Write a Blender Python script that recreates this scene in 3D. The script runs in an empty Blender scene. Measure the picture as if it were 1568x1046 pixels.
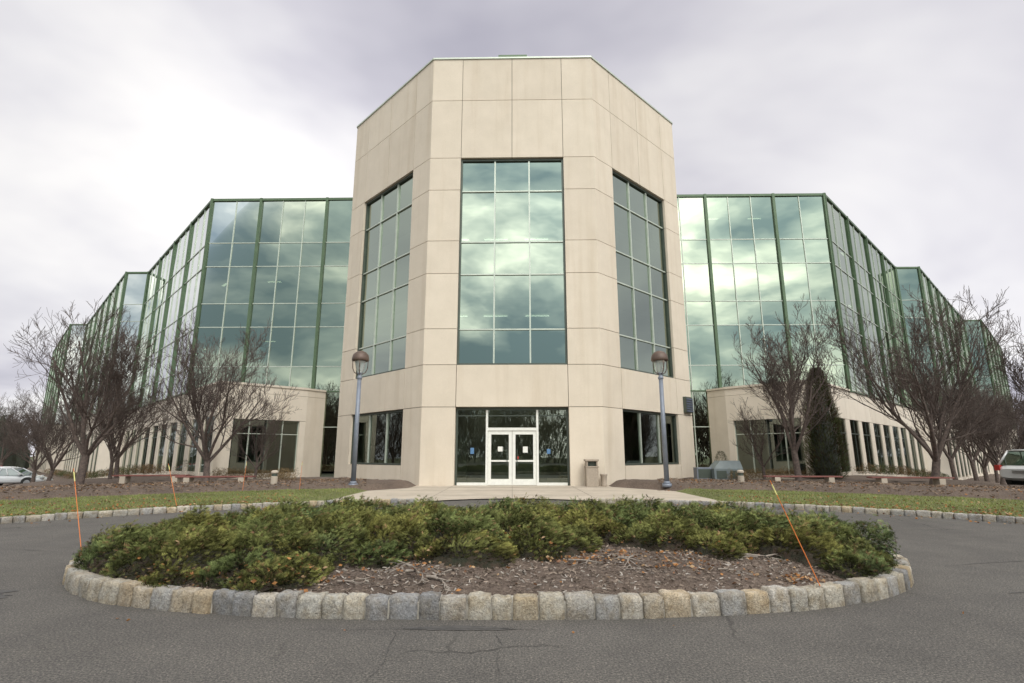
import bpy, math, random, bmesh
import numpy as np
from mathutils import Vector, noise, Matrix
R=math.radians
random.seed(7); rng=np.random.default_rng(7)
scene=bpy.context.scene
H0=1.25

# ------------------------------------------------------------------ materials
def newmat(name):
    m=bpy.data.materials.new(name); m.use_nodes=True
    nt=m.node_tree; b=nt.nodes["Principled BSDF"]
    return m,nt,b
def N(nt,t,**k):
    n=nt.nodes.new(t)
    for a,v in k.items(): setattr(n,a,v)
    return n
def ramp(nt,src,stops):
    r=N(nt,"ShaderNodeValToRGB"); e=r.color_ramp.elements
    while len(e)<len(stops): e.new(0.5)
    for i,(p,c) in enumerate(stops):
        e[i].position=p; e[i].color=(c[0],c[1],c[2],1)
    nt.links.new(src,r.inputs[0]); return r
def pos(nt,scale=(1,1,1)):
    g=N(nt,"ShaderNodeNewGeometry"); mp=N(nt,"ShaderNodeMapping"); mp.inputs["Scale"].default_value=scale
    nt.links.new(g.outputs["Position"],mp.inputs[0]); return mp.outputs[0],g
def noi(nt,vec,scale,detail=5,rough=.6,dist=0):
    n=N(nt,"ShaderNodeTexNoise"); n.inputs["Scale"].default_value=scale; n.inputs["Detail"].default_value=detail
    n.inputs["Roughness"].default_value=rough; n.inputs["Distortion"].default_value=dist
    nt.links.new(vec,n.inputs["Vector"]); return n.outputs["Fac"]
def mul(nt,a,b,fac=1.0):
    m=N(nt,"ShaderNodeMix",data_type='RGBA',blend_type='MULTIPLY'); m.inputs[0].default_value=fac
    nt.links.new(a,m.inputs[6]); nt.links.new(b,m.inputs[7]); return m.outputs[2]
def bump(nt,b,h,strength,dist=.01):
    bp=N(nt,"ShaderNodeBump"); bp.inputs["Strength"].default_value=strength; bp.inputs["Distance"].default_value=dist
    nt.links.new(h,bp.inputs["Height"]); nt.links.new(bp.outputs[0],b.inputs["Normal"])
def simple(name,c1,c2=None,scale=6,rough=.7,metal=0,bs=60,bst=.2,bd=.01):
    m,nt,b=newmat(name); c2=c2 or tuple(x*.8 for x in c1)
    v,g=pos(nt); n=noi(nt,v,scale,2); r=ramp(nt,n,[(.35,c2),(.65,c1)]); out=r.outputs[0]
    nt.links.new(out,b.inputs["Base Color"]); b.inputs["Roughness"].default_value=rough; b.inputs["Metallic"].default_value=metal
    if bst>0: bump(nt,b,noi(nt,v,bs,2),bst,bd)
    return m
def vcol(name,rough=.8,spec=.2):
    m,nt,b=newmat(name); a=N(nt,"ShaderNodeAttribute",attribute_name="Col")
    nt.links.new(a.outputs["Color"],b.inputs["Base Color"]); b.inputs["Roughness"].default_value=rough
    b.inputs["Specular IOR Level"].default_value=spec
    return m
def glassmat(name,tint,ttint,fac,wav=.02,rough=.01,graze=(.88,.91,.88)):
    m=bpy.data.materials.new(name); m.use_nodes=True; nt=m.node_tree; nt.nodes.clear()
    o=N(nt,"ShaderNodeOutputMaterial"); gl=N(nt,"ShaderNodeBsdfGlossy"); gl.inputs["Roughness"].default_value=rough
    tr=N(nt,"ShaderNodeBsdfTransparent"); tr.inputs[0].default_value=(*ttint,1)
    v,g=pos(nt); rr=ramp(nt,g.outputs["Random Per Island"],[(0,tuple(x*.86 for x in tint)),(1,tint)])
    lw=N(nt,"ShaderNodeLayerWeight"); lw.inputs[0].default_value=.4
    cm=N(nt,"ShaderNodeMix",data_type='RGBA'); nt.links.new(lw.outputs["Fresnel"],cm.inputs[0]); nt.links.new(rr.outputs[0],cm.inputs[6]); cm.inputs[7].default_value=(*graze,1)
    nt.links.new(cm.outputs[2],gl.inputs[0])
    bp=N(nt,"ShaderNodeBump"); bp.inputs["Strength"].default_value=wav; bp.inputs["Distance"].default_value=.1
    nt.links.new(noi(nt,v,.9,1),bp.inputs["Height"]); nt.links.new(bp.outputs[0],gl.inputs["Normal"])
    ma=N(nt,"ShaderNodeMath",operation='MULTIPLY_ADD'); nt.links.new(lw.outputs["Fresnel"],ma.inputs[0]); ma.inputs[1].default_value=1-fac; ma.inputs[2].default_value=fac; ma.use_clamp=True
    mx=N(nt,"ShaderNodeMixShader"); nt.links.new(ma.outputs[0],mx.inputs[0]); nt.links.new(tr.outputs[0],mx.inputs[1]); nt.links.new(gl.outputs[0],mx.inputs[2])
    nt.links.new(mx.outputs[0],o.inputs[0]); return m

def concrete(name,c1,c2):
    m,nt,b=newmat(name); v,g=pos(nt); v2,_=pos(nt,(2.2,2.2,.15))
    r=ramp(nt,noi(nt,v,1.1,4,.6),[(.3,c2),(.7,c1)])
    st=ramp(nt,noi(nt,v2,1.0,4,.6),[(.28,(.92,.90,.87)),(.5,(1,1,1))])
    rr=ramp(nt,g.outputs["Random Per Island"],[(0,(.94,.935,.93)),(1,(1,1,1))])
    o=mul(nt,mul(nt,r.outputs[0],st.outputs[0]),rr.outputs[0])
    sp=ramp(nt,noi(nt,v,45,1,.7),[(.3,(.93,.925,.915)),(.6,(1,1,1))]); o=mul(nt,o,sp.outputs[0])
    nt.links.new(o,b.inputs["Base Color"]); b.inputs["Roughness"].default_value=.9
    bump(nt,b,noi(nt,v,90,2),.15,.005); return m
M_conc=concrete("precast_concrete",(.76,.67,.555),(.70,.615,.505))
M_conc2=concrete("precast_concrete_wing",(.77,.69,.59),(.70,.625,.53))
M_joint=simple("joint",(.24,.21,.17),rough=.9,bst=0)
M_green=simple("green_metal",(.10,.155,.085),(.08,.13,.072),3,.45,.2,bst=0)
M_silver=simple("silver_mullion",(.56,.61,.53),(.49,.54,.47),3,.4,.3,bst=0)
M_bronze=simple("dark_frame",(.09,.11,.09),(.075,.09,.075),3,.45,.3,bst=0)
M_white=simple("white_frame",(.82,.82,.77),(.76,.76,.71),8,.45,bst=0)
M_glass=glassmat("reflective_glass",(.50,.585,.455),(.28,.38,.28),.76)
M_glass2=glassmat("tower_glass",(.45,.535,.44),(.26,.36,.29),.72)
M_clear=glassmat("entrance_glass",(.60,.68,.60),(.66,.78,.68),.24,wav=.01)
M_gfl=glassmat("ground_floor_glass",(.42,.47,.42),(.30,.36,.31),.42,wav=.01,graze=(.42,.46,.42))
M_int=simple("interior_wall",(.34,.34,.28),(.28,.28,.23),1,.9,bst=0)
M_intd=simple("interior_dark",(.08,.088,.07),(.05,.056,.045),1,.9,bst=0)
m,nt,b=newmat("lamp_tube"); b.inputs["Emission Color"].default_value=(1,.95,.8,1); b.inputs["Emission Strength"].default_value=4; M_tube=m

# ------------------------------------------------------------------ mesh builder
class MB:
    def __init__(s): s.v=[];s.f=[];s.m=[]
    def poly(s,pts,m=0):
        i=len(s.v); s.v+= [tuple(p) for p in pts]; s.f.append(tuple(range(i,i+len(pts)))); s.m.append(m)
    def hexa(s,p,m=0):
        i=len(s.v); s.v+=[tuple(q) for q in p]
        for f in ((0,3,2,1),(4,5,6,7),(0,1,5,4),(1,2,6,5),(2,3,7,6),(3,0,4,7)):
            s.f.append(tuple(i+k for k in f)); s.m.append(m)
    def box(s,x0,x1,y0,y1,z0,z1,m=0):
        s.hexa([(x0,y0,z0),(x1,y0,z0),(x1,y1,z0),(x0,y1,z0),(x0,y0,z1),(x1,y0,z1),(x1,y1,z1),(x0,y1,z1)],m)
    def cyl(s,p0,p1,r0,r1,n=12,m=0,caps=True):
        p0=Vector(p0);p1=Vector(p1);d=(p1-p0).normalized(); a=d.orthogonal().normalized(); b=d.cross(a)
        i=len(s.v)
        for p,r in ((p0,r0),(p1,r1)):
            for k in range(n):
                t=2*math.pi*k/n; s.v.append(tuple(p+(a*math.cos(t)+b*math.sin(t))*r))
        for k in range(n):
            s.f.append((i+k,i+(k+1)%n,i+n+(k+1)%n,i+n+k)); s.m.append(m)
        if caps:
            s.f.append(tuple(i+k for k in range(n))[::-1]); s.m.append(m)
            s.f.append(tuple(i+n+k for k in range(n))); s.m.append(m)
    def lathe(s,prof,c,n=20,m=0):
        i=len(s.v)
        for r,z in prof:
            for k in range(n):
                t=2*math.pi*k/n; s.v.append((c[0]+r*math.cos(t),c[1]+r*math.sin(t),c[2]+z))
        for j in range(len(prof)-1):
            for k in range(n):
                s.f.append((i+j*n+k,i+j*n+(k+1)%n,i+(j+1)*n+(k+1)%n,i+(j+1)*n+k)); s.m.append(m)
    def obj(s,name,mats,smooth=False,parent=None,bevel=0,loc=None,rot=None):
        me=bpy.data.meshes.new(name); me.from_pydata(s.v,[],s.f)
        for x in mats: me.materials.append(x)
        me.polygons.foreach_set("material_index",s.m)
        if smooth: me.polygons.foreach_set("use_smooth",[True]*len(s.f))
        me.update(); o=bpy.data.objects.new(name,me); scene.collection.objects.link(o)
        if parent: o.parent=parent
        if bevel:
            md=o.modifiers.new("b",'BEVEL'); md.width=bevel; md.segments=2; md.limit_method='ANGLE'
        if loc: o.location=loc
        if rot: o.rotation_euler=rot
        return o
def empty(name):
    e=bpy.data.objects.new(name,None); scene.collection.objects.link(e); return e
def np_mesh(name,V,F,mat,col=None,parent=None):
    me=bpy.data.meshes.new(name); V=np.ascontiguousarray(V,dtype=np.float32); F=np.ascontiguousarray(F,dtype=np.int32)
    k=F.shape[1]
    me.vertices.add(len(V)); me.vertices.foreach_set("co",V.ravel())
    me.loops.add(F.size); me.loops.foreach_set("vertex_index",F.ravel())
    me.polygons.add(len(F)); me.polygons.foreach_set("loop_start",np.arange(0,F.size,k,dtype=np.int32))
    me.update(calc_edges=True)
    if col is not None:
        a=me.color_attributes.new("Col",'FLOAT_COLOR','POINT')
        c=np.ones((len(V),4),dtype=np.float32); c[:,:3]=col; a.data.foreach_set("color",c.ravel())
    me.materials.append(mat); me.validate()
    o=bpy.data.objects.new(name,me); scene.collection.objects.link(o)
    if parent: o.parent=parent
    return o
def sprigs(P,D,L,C,tmpl,tipgain=.7,base=.55):
    n=len(P); D=D/np.linalg.norm(D,axis=1,keepdims=True)
    rv=rng.normal(size=(n,3)); B=np.cross(D,rv); B/=np.linalg.norm(B,axis=1,keepdims=True)+1e-9; Cc=np.cross(D,B)
    t=np.array(tmpl,dtype=float).reshape(-1,3)
    V=P[:,None,:]+L[:,None,None]*(t[None,:,0:1]*D[:,None,:]+t[None,:,1:2]*B[:,None,:]+t[None,:,2:3]*Cc[:,None,:])
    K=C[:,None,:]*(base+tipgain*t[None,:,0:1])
    V=V.reshape(-1,3); K=K.reshape(-1,3); F=np.arange(len(V)).reshape(-1,3)
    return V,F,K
def join(parts):
    Vs,Fs,Ks=[],[],[];o=0
    for V,F,K in parts:
        Vs.append(V);Fs.append(F+o);Ks.append(K);o+=len(V)
    return np.concatenate(Vs),np.concatenate(Fs),np.concatenate(Ks)
def sm(a,b_,x):
    t=min(1,max(0,(x-a)/(b_-a))); return t*t*(3-2*t)

# ------------------------------------------------------------------ terrain
def dip(x): return -1.1*sm(17,41,abs(x))
def gridsheet(name,xs,ys,zf,mat):
    V=[(x,y,zf(x,y)) for y in ys for x in xs]; n=len(xs); F=[]
    for j in range(len(ys)-1):
        for i in range(n-1):
            a=j*n+i; F.append((a,a+1,a+n+1,a+n))
    return np_mesh(name,np.array(V),np.array(F),mat)
M_field=simple("field_grass",(.10,.105,.045),(.075,.07,.035),.6,.95,bs=20,bst=.4)
lin=lambda a,b,n:list(np.linspace(a,b,n))
gridsheet("ground",[-900,-400,-150,-80]+lin(-60,60,61)+[80,150,400,900],[-900,-300,-80,0,60,120,300,900],lambda x,y:dip(x)-.04,M_field)

m,nt,b=newmat("asphalt"); v,g=pos(nt)
base=ramp(nt,noi(nt,v,.35,4,.6),[(.3,(.092,.085,.078)),(.7,(.125,.116,.106))])
ag=ramp(nt,noi(nt,v,70,2,.85),[(.34,(.42,.41,.40)),(.50,(1,1,1)),(.66,(1.9,1.85,1.75))])
o=mul(nt,base.outputs[0],ag.outputs[0])
vo=N(nt,"ShaderNodeTexVoronoi"); vo.inputs["Scale"].default_value=48; nt.links.new(v,vo.inputs["Vector"])
vr=ramp(nt,vo.outputs["Distance"],[(.1,(1.8,1.75,1.65)),(.28,(1,1,1)),(1,(.8,.8,.8))]); o=mul(nt,o,vr.outputs[0],.8)
pt=ramp(nt,noi(nt,v,1.7,4,.7),[(.3,(.82,.82,.83)),(.55,(1,1,1)),(.75,(1.1,1.09,1.07))]); o=mul(nt,o,pt.outputs[0])
dn=N(nt,"ShaderNodeTexNoise"); dn.inputs["Scale"].default_value=2.2; dn.inputs["Detail"].default_value=5; nt.links.new(v,dn.inputs["Vector"])
ad=N(nt,"ShaderNodeVectorMath",operation='MULTIPLY_ADD'); nt.links.new(dn.outputs["Color"],ad.inputs[0]); ad.inputs[1].default_value=(.5,.5,0); nt.links.new(v,ad.inputs[2])
vc=N(nt,"ShaderNodeTexVoronoi",feature='DISTANCE_TO_EDGE'); vc.inputs["Scale"].default_value=.42; nt.links.new(ad.outputs[0],vc.inputs["Vector"])
cr=ramp(nt,vc.outputs["Distance"],[(0,(.42,.42,.42)),(.0035,(.5,.5,.5)),(.007,(1,1,1))])
mk=ramp(nt,noi(nt,v,.5,2),[(.47,(0,0,0)),(.55,(1,1,1))])
mx=N(nt,"ShaderNodeMix",data_type='RGBA',blend_type='MULTIPLY'); nt.links.new(mk.outputs[0],mx.inputs[0]); nt.links.new(o,mx.inputs[6]); nt.links.new(cr.outputs[0],mx.inputs[7])
nt.links.new(mx.outputs[2],b.inputs["Base Color"]); b.inputs["Roughness"].default_value=.85
bump(nt,b,noi(nt,v,75,2,.8),.7,.012); M_asph=m
gridsheet("asphalt_road",lin(-70,70,71),[-60,-30,-10,0,10,20,40,60],lambda x,y:dip(x),M_asph)
M_tar=simple("tar_patch",(.055,.052,.05),(.09,.085,.08),9,.7,bs=100,bst=.4)
tb=MB()
def blob(cx,cy,rx,ry,ph):
    pts=[]
    for k in range(64):
        t=2*math.pi*k/64; rr=1+.45*noise.noise(Vector((math.cos(t)*1.6+ph,math.sin(t)*1.6,ph)))+.3*noise.noise(Vector((math.cos(t)*6+ph,math.sin(t)*6,ph)))
        pts.append((cx+rx*rr*math.cos(t),cy+ry*rr*math.sin(t),.004+dip(cx)))
    tb.poly(pts)
blob(-.4,4.28,.36,.05,1.3); blob(-5.0,5.2,.40,.2,4.4)
def crack(pts,w):
    for (a,b_) in zip(pts[:-1],pts[1:]):
        a=Vector((*a,.006));b_=Vector((*b_,.006)); n_=10
        for i in range(n_):
            p=a.lerp(b_,i/n_);q=a.lerp(b_,(i+1)/n_); s=(q-p).normalized().cross(Vector((0,0,1)))*w*random.uniform(.3,1)
            f=lambda r:Vector((noise.noise(r*4)*.06+noise.noise(r*15)*.02,noise.noise(r*5+Vector((9,0,0)))*.04,0))
            tb.poly([p+f(p)-s,q+f(q)-s,q+f(q)+s,p+f(p)+s])
crack([(-.85,4.2),(-.8,3.4),(-.95,2.6)],.004); crack([(-.08,4.1),(-.05,2.5)],.003); crack([(-5.6,5.3),(-4.6,4.9),(-4.2,4.5)],.005)
crack([(4.6,5.3),(6.5,5.6),(9,5.4)],.007); crack([(4.9,6.5),(9,7.6)],.007); crack([(-5,7.2),(-9,8.2)],.008); crack([(-6,5.6),(-9,6.0)],.008); crack([(-2.4,4.3),(-1.2,4.25),(.2,4.27)],.003)
tb.obj("tar_patches",[M_tar])

def polar(name,r0,r1,x0f,thmax,zf,mat,nr,nth):
    V=[];F=[]
    for s in (-1,1):
        o0=len(V)
        for i in range(nr+1):
            r=r0+(r1-r0)*i/nr; ta=math.asin(min(.99,x0f(r,s)/r))
            for j in range(nth+1):
                th=ta+(thmax-ta)*j/nth; x=s*r*math.sin(th); y=3+r*math.cos(th); V.append((x,y,zf(x,y)))
        for i in range(nr):
            for j in range(nth):
                a=o0+i*(nth+1)+j; F.append((a,a+1,a+nth+2,a+nth+1))
    return np_mesh(name,np.array(V),np.array(F),mat)
nz=lambda x,y,s:noise.noise(Vector((x*s,y*s,3.3)))
lx=lambda r,s:(5.0 if s<0 else 5.6)
mxs=lambda r,s: 5.0+(s>0)*.6 if r<17 else max(3.85,(5.0+(s>0)*.6)-(r-17)*.9)
def lawn_z(x,y):
    s=1 if x>0 else -1; e=sm(0,.5,abs(x)-lx(0,s)); r=math.hypot(x,y-3)
    return dip(x)+.02+e*(.08+.02*nz(x,y,.8)+.03*min(1,max(0,(r-12.1)/3)))
def mulch_z(x,y):
    s=1 if x>0 else -1; r=math.hypot(x,y-3); e=sm(-.02,.7,abs(x)-mxs(r,s)); k=sm(16.6,17.6,r+.25*nz(x,y,2))
    return dip(x)+.015+e*(.09+k*(.03+.05*(nz(x,y,1.5)+.5)+.03*nz(x,y,5)+.13*math.exp(-((r-19)/2.2)**2)))
M_lawn=simple("lawn_grass",(.15,.165,.055),(.115,.12,.045),2.5,.95,bs=80,bst=.6)
def mulchmat(name):
    m,nt,b=newmat(name); v,g=pos(nt)
    r=ramp(nt,noi(nt,v,28,4,.75,1.5),[(.3,(.05,.036,.03)),(.5,(.14,.105,.085)),(.66,(.24,.195,.16)),(.8,(.35,.30,.25))])
    r2=ramp(nt,noi(nt,v,.9,2),[(.3,(.78,.75,.73)),(.7,(1.1,1.05,1))]); o=mul(nt,r.outputs[0],r2.outputs[0])
    nt.links.new(o,b.inputs["Base Color"]); b.inputs["Roughness"].default_value=.95; bump(nt,b,noi(nt,v,35,3,.8),1,.03); return m
M_mulch=mulchmat("bark_mulch")
polar("lawn",12.1,17.3,lx,R(88),lawn_z,M_lawn,16,90)
polar("mulch_bed",16.5,26,mxs,R(62),mulch_z,M_mulch,60,110)
V=[];F=[]
for s in (-1,1):
    o0=len(V); nt_=60
    for i in range(nt_+1):
        t=-2+i*1.2
        for j in range(7):
            off=j*1.3-.6
            x=s*(15.5+t+off*.707); y=27.8+t-off*.707; V.append((x,y,dip(x)+.17+.04*nz(x,y,1.1)-(.35 if j==6 else 0)))
    for i in range(nt_):
        for j in range(6):
            a=o0+i*7+j; F.append((a,a+1,a+8,a+7))
np_mesh("planting_bed",np.array(V),np.array(F),M_mulch)
M_walk=simple("exposed_aggregate_walk",(.50,.43,.35),(.42,.36,.29),1.2,.9,bs=120,bst=.3)
wk=MB()
def arcY(x): return 3+math.sqrt(max(0,12.05**2-x*x))
xsw=lin(-5.2,5.8,29)
def yf(x): return arcY(x)+(.9*max(0,1-(x/2.6)**2))
for i in range(28):
    a,b_=xsw[i],xsw[i+1]
    wk.poly([(a,yf(a),.03),(b_,yf(b_),.03),(b_,24,.03),(a,24,.03)])
wk.obj("entrance_walk",[M_walk])
jt=MB()
for y in (17.2,19.2,21.2): jt.box(-3.9,3.9,y,y+.015,.02,.034)
for x in (-2.4,0,2.4): jt.box(x,x+.015,16,22.3,.02,.0335)
jt.obj("walk_joints",[simple("walk_joint",(.2,.17,.14),bst=0)])

# ------------------------------------------------------------------ belgian block kerbs
bm=bmesh.new(); bmesh.ops.create_cube(bm,size=2); bmesh.ops.subdivide_edges(bm,edges=bm.edges[:],cuts=5,use_grid_fill=True)
CV=np.array([v.co[:] for v in bm.verts]); CF=np.array([[v.index for v in f.verts] for f in bm.faces]); bm.free()
CV=CV/(np.sum(np.abs(CV)**18,axis=1,keepdims=True)**(1/18))
blockcols=[(.47,.45,.41),(.54,.50,.43),(.40,.39,.38),(.58,.54,.48),(.44,.43,.42),(.49,.45,.38),(.33,.33,.34),(.52,.49,.45)]
def kerb(name,path,w,h,zf,avg=.2,sunk=.06):
    P=[Vector(p) for p in path]; cum=[0]
    for a,b_ in zip(P[:-1],P[1:]): cum.append(cum[-1]+(b_-a).length)
    tot=cum[-1]
    def at(s):
        s=max(0,min(tot-1e-4,s)); lo,hi=0,len(cum)-1
        while hi-lo>1:
            mid=(lo+hi)//2
            if cum[mid]<=s: lo=mid
            else: hi=mid
        f=(s-cum[lo])/(cum[lo+1]-cum[lo]); return P[lo].lerp(P[lo+1],f)
    s=0;Vs=[];Fs=[];Ks=[];o=0
    while s<tot-.1:
        L=avg*random.uniform(.8,1.22); L=min(L,tot-s)
        a=at(s);b_=at(s+L); c=(a+b_)/2; t=(b_-a).normalized(); nrm=Vector((t.y,-t.x))
        hh=h*random.uniform(.93,1.07); ww=w*random.uniform(.9,1.1); off=random.uniform(-.01,.01)
        loc=CV.copy(); sx_=random.uniform(0,50)
        big=np.array([[noise.noise(Vector((p[0]*1.3+sx_,p[1]*1.3,p[2]*1.3+i_*9)))for i_ in range(3)] for p in CV])
        loc=loc+big*np.array([.07,.16,.11])+rng.normal(size=loc.shape)*.022
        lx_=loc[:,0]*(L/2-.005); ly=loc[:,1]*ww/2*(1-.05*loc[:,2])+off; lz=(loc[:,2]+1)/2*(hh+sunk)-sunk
        X=c.x+t.x*lx_+nrm.x*ly; Y=c.y+t.y*lx_+nrm.y*ly; Z=lz+zf(c.x,c.y)
        Vs.append(np.stack([X,Y,Z],1)); Fs.append(CF+o); o+=len(loc)
        col=np.array(random.choice(blockcols))*random.uniform(.85,1.08)
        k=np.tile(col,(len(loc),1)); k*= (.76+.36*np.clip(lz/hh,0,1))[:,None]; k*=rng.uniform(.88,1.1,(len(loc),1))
        if rng.random()<.2: k*=np.array([1.05,.95,.8])
        st_=(big[:,0:1]>.12)*.25; k*=1-st_*np.array([[0,.15,.4]])
        Ks.append(k); s+=L
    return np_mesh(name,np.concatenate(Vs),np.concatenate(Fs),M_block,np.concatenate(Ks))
m,nt,b=newmat("granite_block"); a=N(nt,"ShaderNodeAttribute",attribute_name="Col"); v,g=pos(nt)
sp=ramp(nt,noi(nt,v,60,3,.8),[(.3,(.55,.55,.55)),(.5,(1,1,1)),(.75,(1.35,1.35,1.3))]); st=ramp(nt,noi(nt,v,9,3,.7),[(.35,(.72,.67,.6)),(.6,(1,1,1))])
nt.links.new(mul(nt,mul(nt,a.outputs["Color"],sp.outputs[0]),st.outputs[0]),b.inputs["Base Color"]); b.inputs["Roughness"].default_value=.85
bump(nt,b,noi(nt,v,40,4,.8),1,.03); M_block=m
ECX=-.24;EA,EB,EE=4.59,2.65,2.6
def ell(k):
    pts=[]
    for i in range(361):
        t=2*math.pi*i/360; c,s_=math.cos(t),math.sin(t)
        pts.append((ECX+(EA*k)*math.copysign(abs(c)**(2/EE),c),7.2+(EB+EA*(k-1))*math.copysign(abs(s_)**(2/EE),s_)))
    return pts
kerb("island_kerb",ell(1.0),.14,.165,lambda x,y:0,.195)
M_mortar=simple("mortar",(.42,.39,.34),(.32,.30,.26),10,.95,bs=80,bst=.5)
mb=MB(); o1=ell(1.010);o2=ell(.99)
for i in range(360):
    mb.poly([(*o1[i],0.0),(*o1[i+1],0.0),(*o1[i+1],.12),(*o1[i],.12)]); mb.poly([(*o1[i],.12),(*o1[i+1],.12),(*o2[i+1],.15),(*o2[i],.15)])
mb.obj("kerb_mortar",[M_mortar])
def arcpath(s,x0):
    th0=math.asin(x0/12.05); pts=[]
    for i in range(80):
        th=th0+(R(84)-th0)*i/79; pts.append((s*12.05*math.sin(th),3+12.05*math.cos(th)))
    return pts
kz=lambda x,y:dip(x)
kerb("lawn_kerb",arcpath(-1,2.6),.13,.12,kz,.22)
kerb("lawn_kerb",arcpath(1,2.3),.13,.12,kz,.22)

def isl_s(x,y): return (abs(x-ECX)/EA)**EE+(abs(y-7.2)/EB)**EE
def isl_z(x,y):
    s=isl_s(x,y); return .10+.17*max(0,1-s)**.7+.02*nz(x,y,3)+.012*nz(x,y,11)
V=[];F=[];nr,na=36,240
for i in range(nr+1):
    k=(i/nr)*.985
    for j in range(na):
        t=2*math.pi*j/na;c,s_=math.cos(t),math.sin(t)
        x=ECX+EA*k*math.copysign(abs(c)**(2/EE),c); y=7.2+EB*k*math.copysign(abs(s_)**(2/EE),s_); V.append((x,y,isl_z(x,y)))
for i in range(nr):
    for j in range(na):
        a=i*na+j;b_=i*na+(j+1)%na; F.append((a,b_,b_+na,a+na))
np_mesh("island_mulch",np.array(V),np.array(F),M_mulch)

# ------------------------------------------------------------------ junipers
fx=[-5,-1.9,-1.6,-1.35,-.8,-.3,.3,.75,1.3,1.9,2.2,2.6,2.85,3.05,5]
fy=[4.6,4.65,4.95,5.35,5.4,5.4,5.55,5.95,6.25,6.0,5.6,6.1,5.75,5.05,4.9]
mounds=[]
random.seed(11)
tries=0
while len(mounds)<160 and tries<6000:
    tries+=1
    x=random.uniform(-4.7,4.3); y=random.uniform(4.75,9.7)
    if isl_s(x,y)>.95: continue
    if y<np.interp(x,fx,fy)+.15: continue
    if abs(x+.5)<.3 and y>7.6: continue
    if any((x-q[0])**2+(y-q[1])**2<.08 for q in mounds): continue
    front=y<np.interp(x,fx,fy)+.6
    mounds.append((x,y,random.uniform(.26,.52),random.uniform(.11,.22) if front else random.uniform(.16,.34)))
ma=np.array(mounds)
def bushh(x,y):
    d=((x-ma[:,0])**2+(y-ma[:,1])**2)/ma[:,2]**2
    hh=ma[:,3]*np.clip(1-d,0,1)**.5
    i=int(hh.argmax()); h=hh[i]
    if y<np.interp(x,fx,fy)-.05+.15*nz(x,y,3): return 0,i
    return h*(1+.35*nz(x,y,4.5)+.25*nz(x,y,11)),i
P=[];D=[];L=[];C=[]
cnt=0
while cnt<125000:
    x=random.uniform(-4.95,4.5); y=random.uniform(4.6,9.9)
    if y>7.2 and random.random()<.5: continue
    if isl_s(x,y)>1.0: continue
    h,mi=bushh(x,y)
    if h<.03: continue
    cnt+=1
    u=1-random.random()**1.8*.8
    stray=1.0+(.25 if random.random()<.08 else 0)*random.random()
    z=isl_z(x,y)+h*u*stray
    mx_,my_,mr,mh=mounds[mi]
    cl=noise.noise(Vector((x*4,y*4,7)))*5
    dx=(x-mx_)/mr*1.2+.8*math.cos(cl)+random.gauss(0,.35); dy=(y-my_)/mr*1.2+.8*math.sin(cl)+random.gauss(0,.35)
    P.append((x,y,z)); D.append((dx,dy,random.uniform(0,.8)))
    L.append(random.uniform(.03,.072) if y<7.2 else random.uniform(.045,.085))
    n1=nz(x,y,1.1); n2=nz(x,y,6); n3=nz(x,y,18)
    g=random.uniform(.7,1.25)*(.16+1.0*u**1.8)*(1+1.0*n2+.7*n3)  # sprigs deeper in the bush get darker: inner shading put into the colour
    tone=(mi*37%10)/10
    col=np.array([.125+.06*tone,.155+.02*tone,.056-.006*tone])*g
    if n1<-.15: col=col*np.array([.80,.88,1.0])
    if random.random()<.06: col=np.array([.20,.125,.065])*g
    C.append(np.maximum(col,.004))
tmj=[[(0,-.06,0),(0,.06,0),(1,0,.03)]]
for i in range(3):
    a=.08+.25*i; l=.48-.08*i
    tmj.append([(a,0,0),(a+.12,0,0.01),(a+l*.8,l*.7,.12)]); tmj.append([(a+.08,0,0),(a+.2,0,0.01),(a+l*.8+.06,-l*.7,-.10)])
tm=[[(0,-.03,0),(0,.03,0),(1,0,.02)]]
for i in range(4):
    a=.18+.19*i; l=.34-.04*i
    tm.append([(a,0,0),(a+.08,0,0.01),(a+l*.8,l*.6,.05)]); tm.append([(a+.04,0,0),(a+.12,0,0.01),(a+l*.8+.04,-l*.6,-.04)])
M_jun=vcol("juniper_foliage",.85,.12)
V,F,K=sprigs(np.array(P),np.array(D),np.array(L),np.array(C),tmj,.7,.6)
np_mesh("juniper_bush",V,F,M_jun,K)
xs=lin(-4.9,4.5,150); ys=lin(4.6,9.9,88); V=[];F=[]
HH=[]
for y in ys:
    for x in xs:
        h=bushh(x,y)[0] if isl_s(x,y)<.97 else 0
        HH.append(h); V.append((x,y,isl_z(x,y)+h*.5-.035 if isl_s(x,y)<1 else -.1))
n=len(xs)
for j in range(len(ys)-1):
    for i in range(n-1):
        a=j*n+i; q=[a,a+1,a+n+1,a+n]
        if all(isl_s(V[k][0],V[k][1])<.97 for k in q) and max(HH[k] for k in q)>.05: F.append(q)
np_mesh("juniper_undergrowth",np.array(V),np.array(F),simple("juniper_inner",(.022,.024,.012),(.055,.036,.024),12,.95,bs=40,bst=1,bd=.03))

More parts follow.
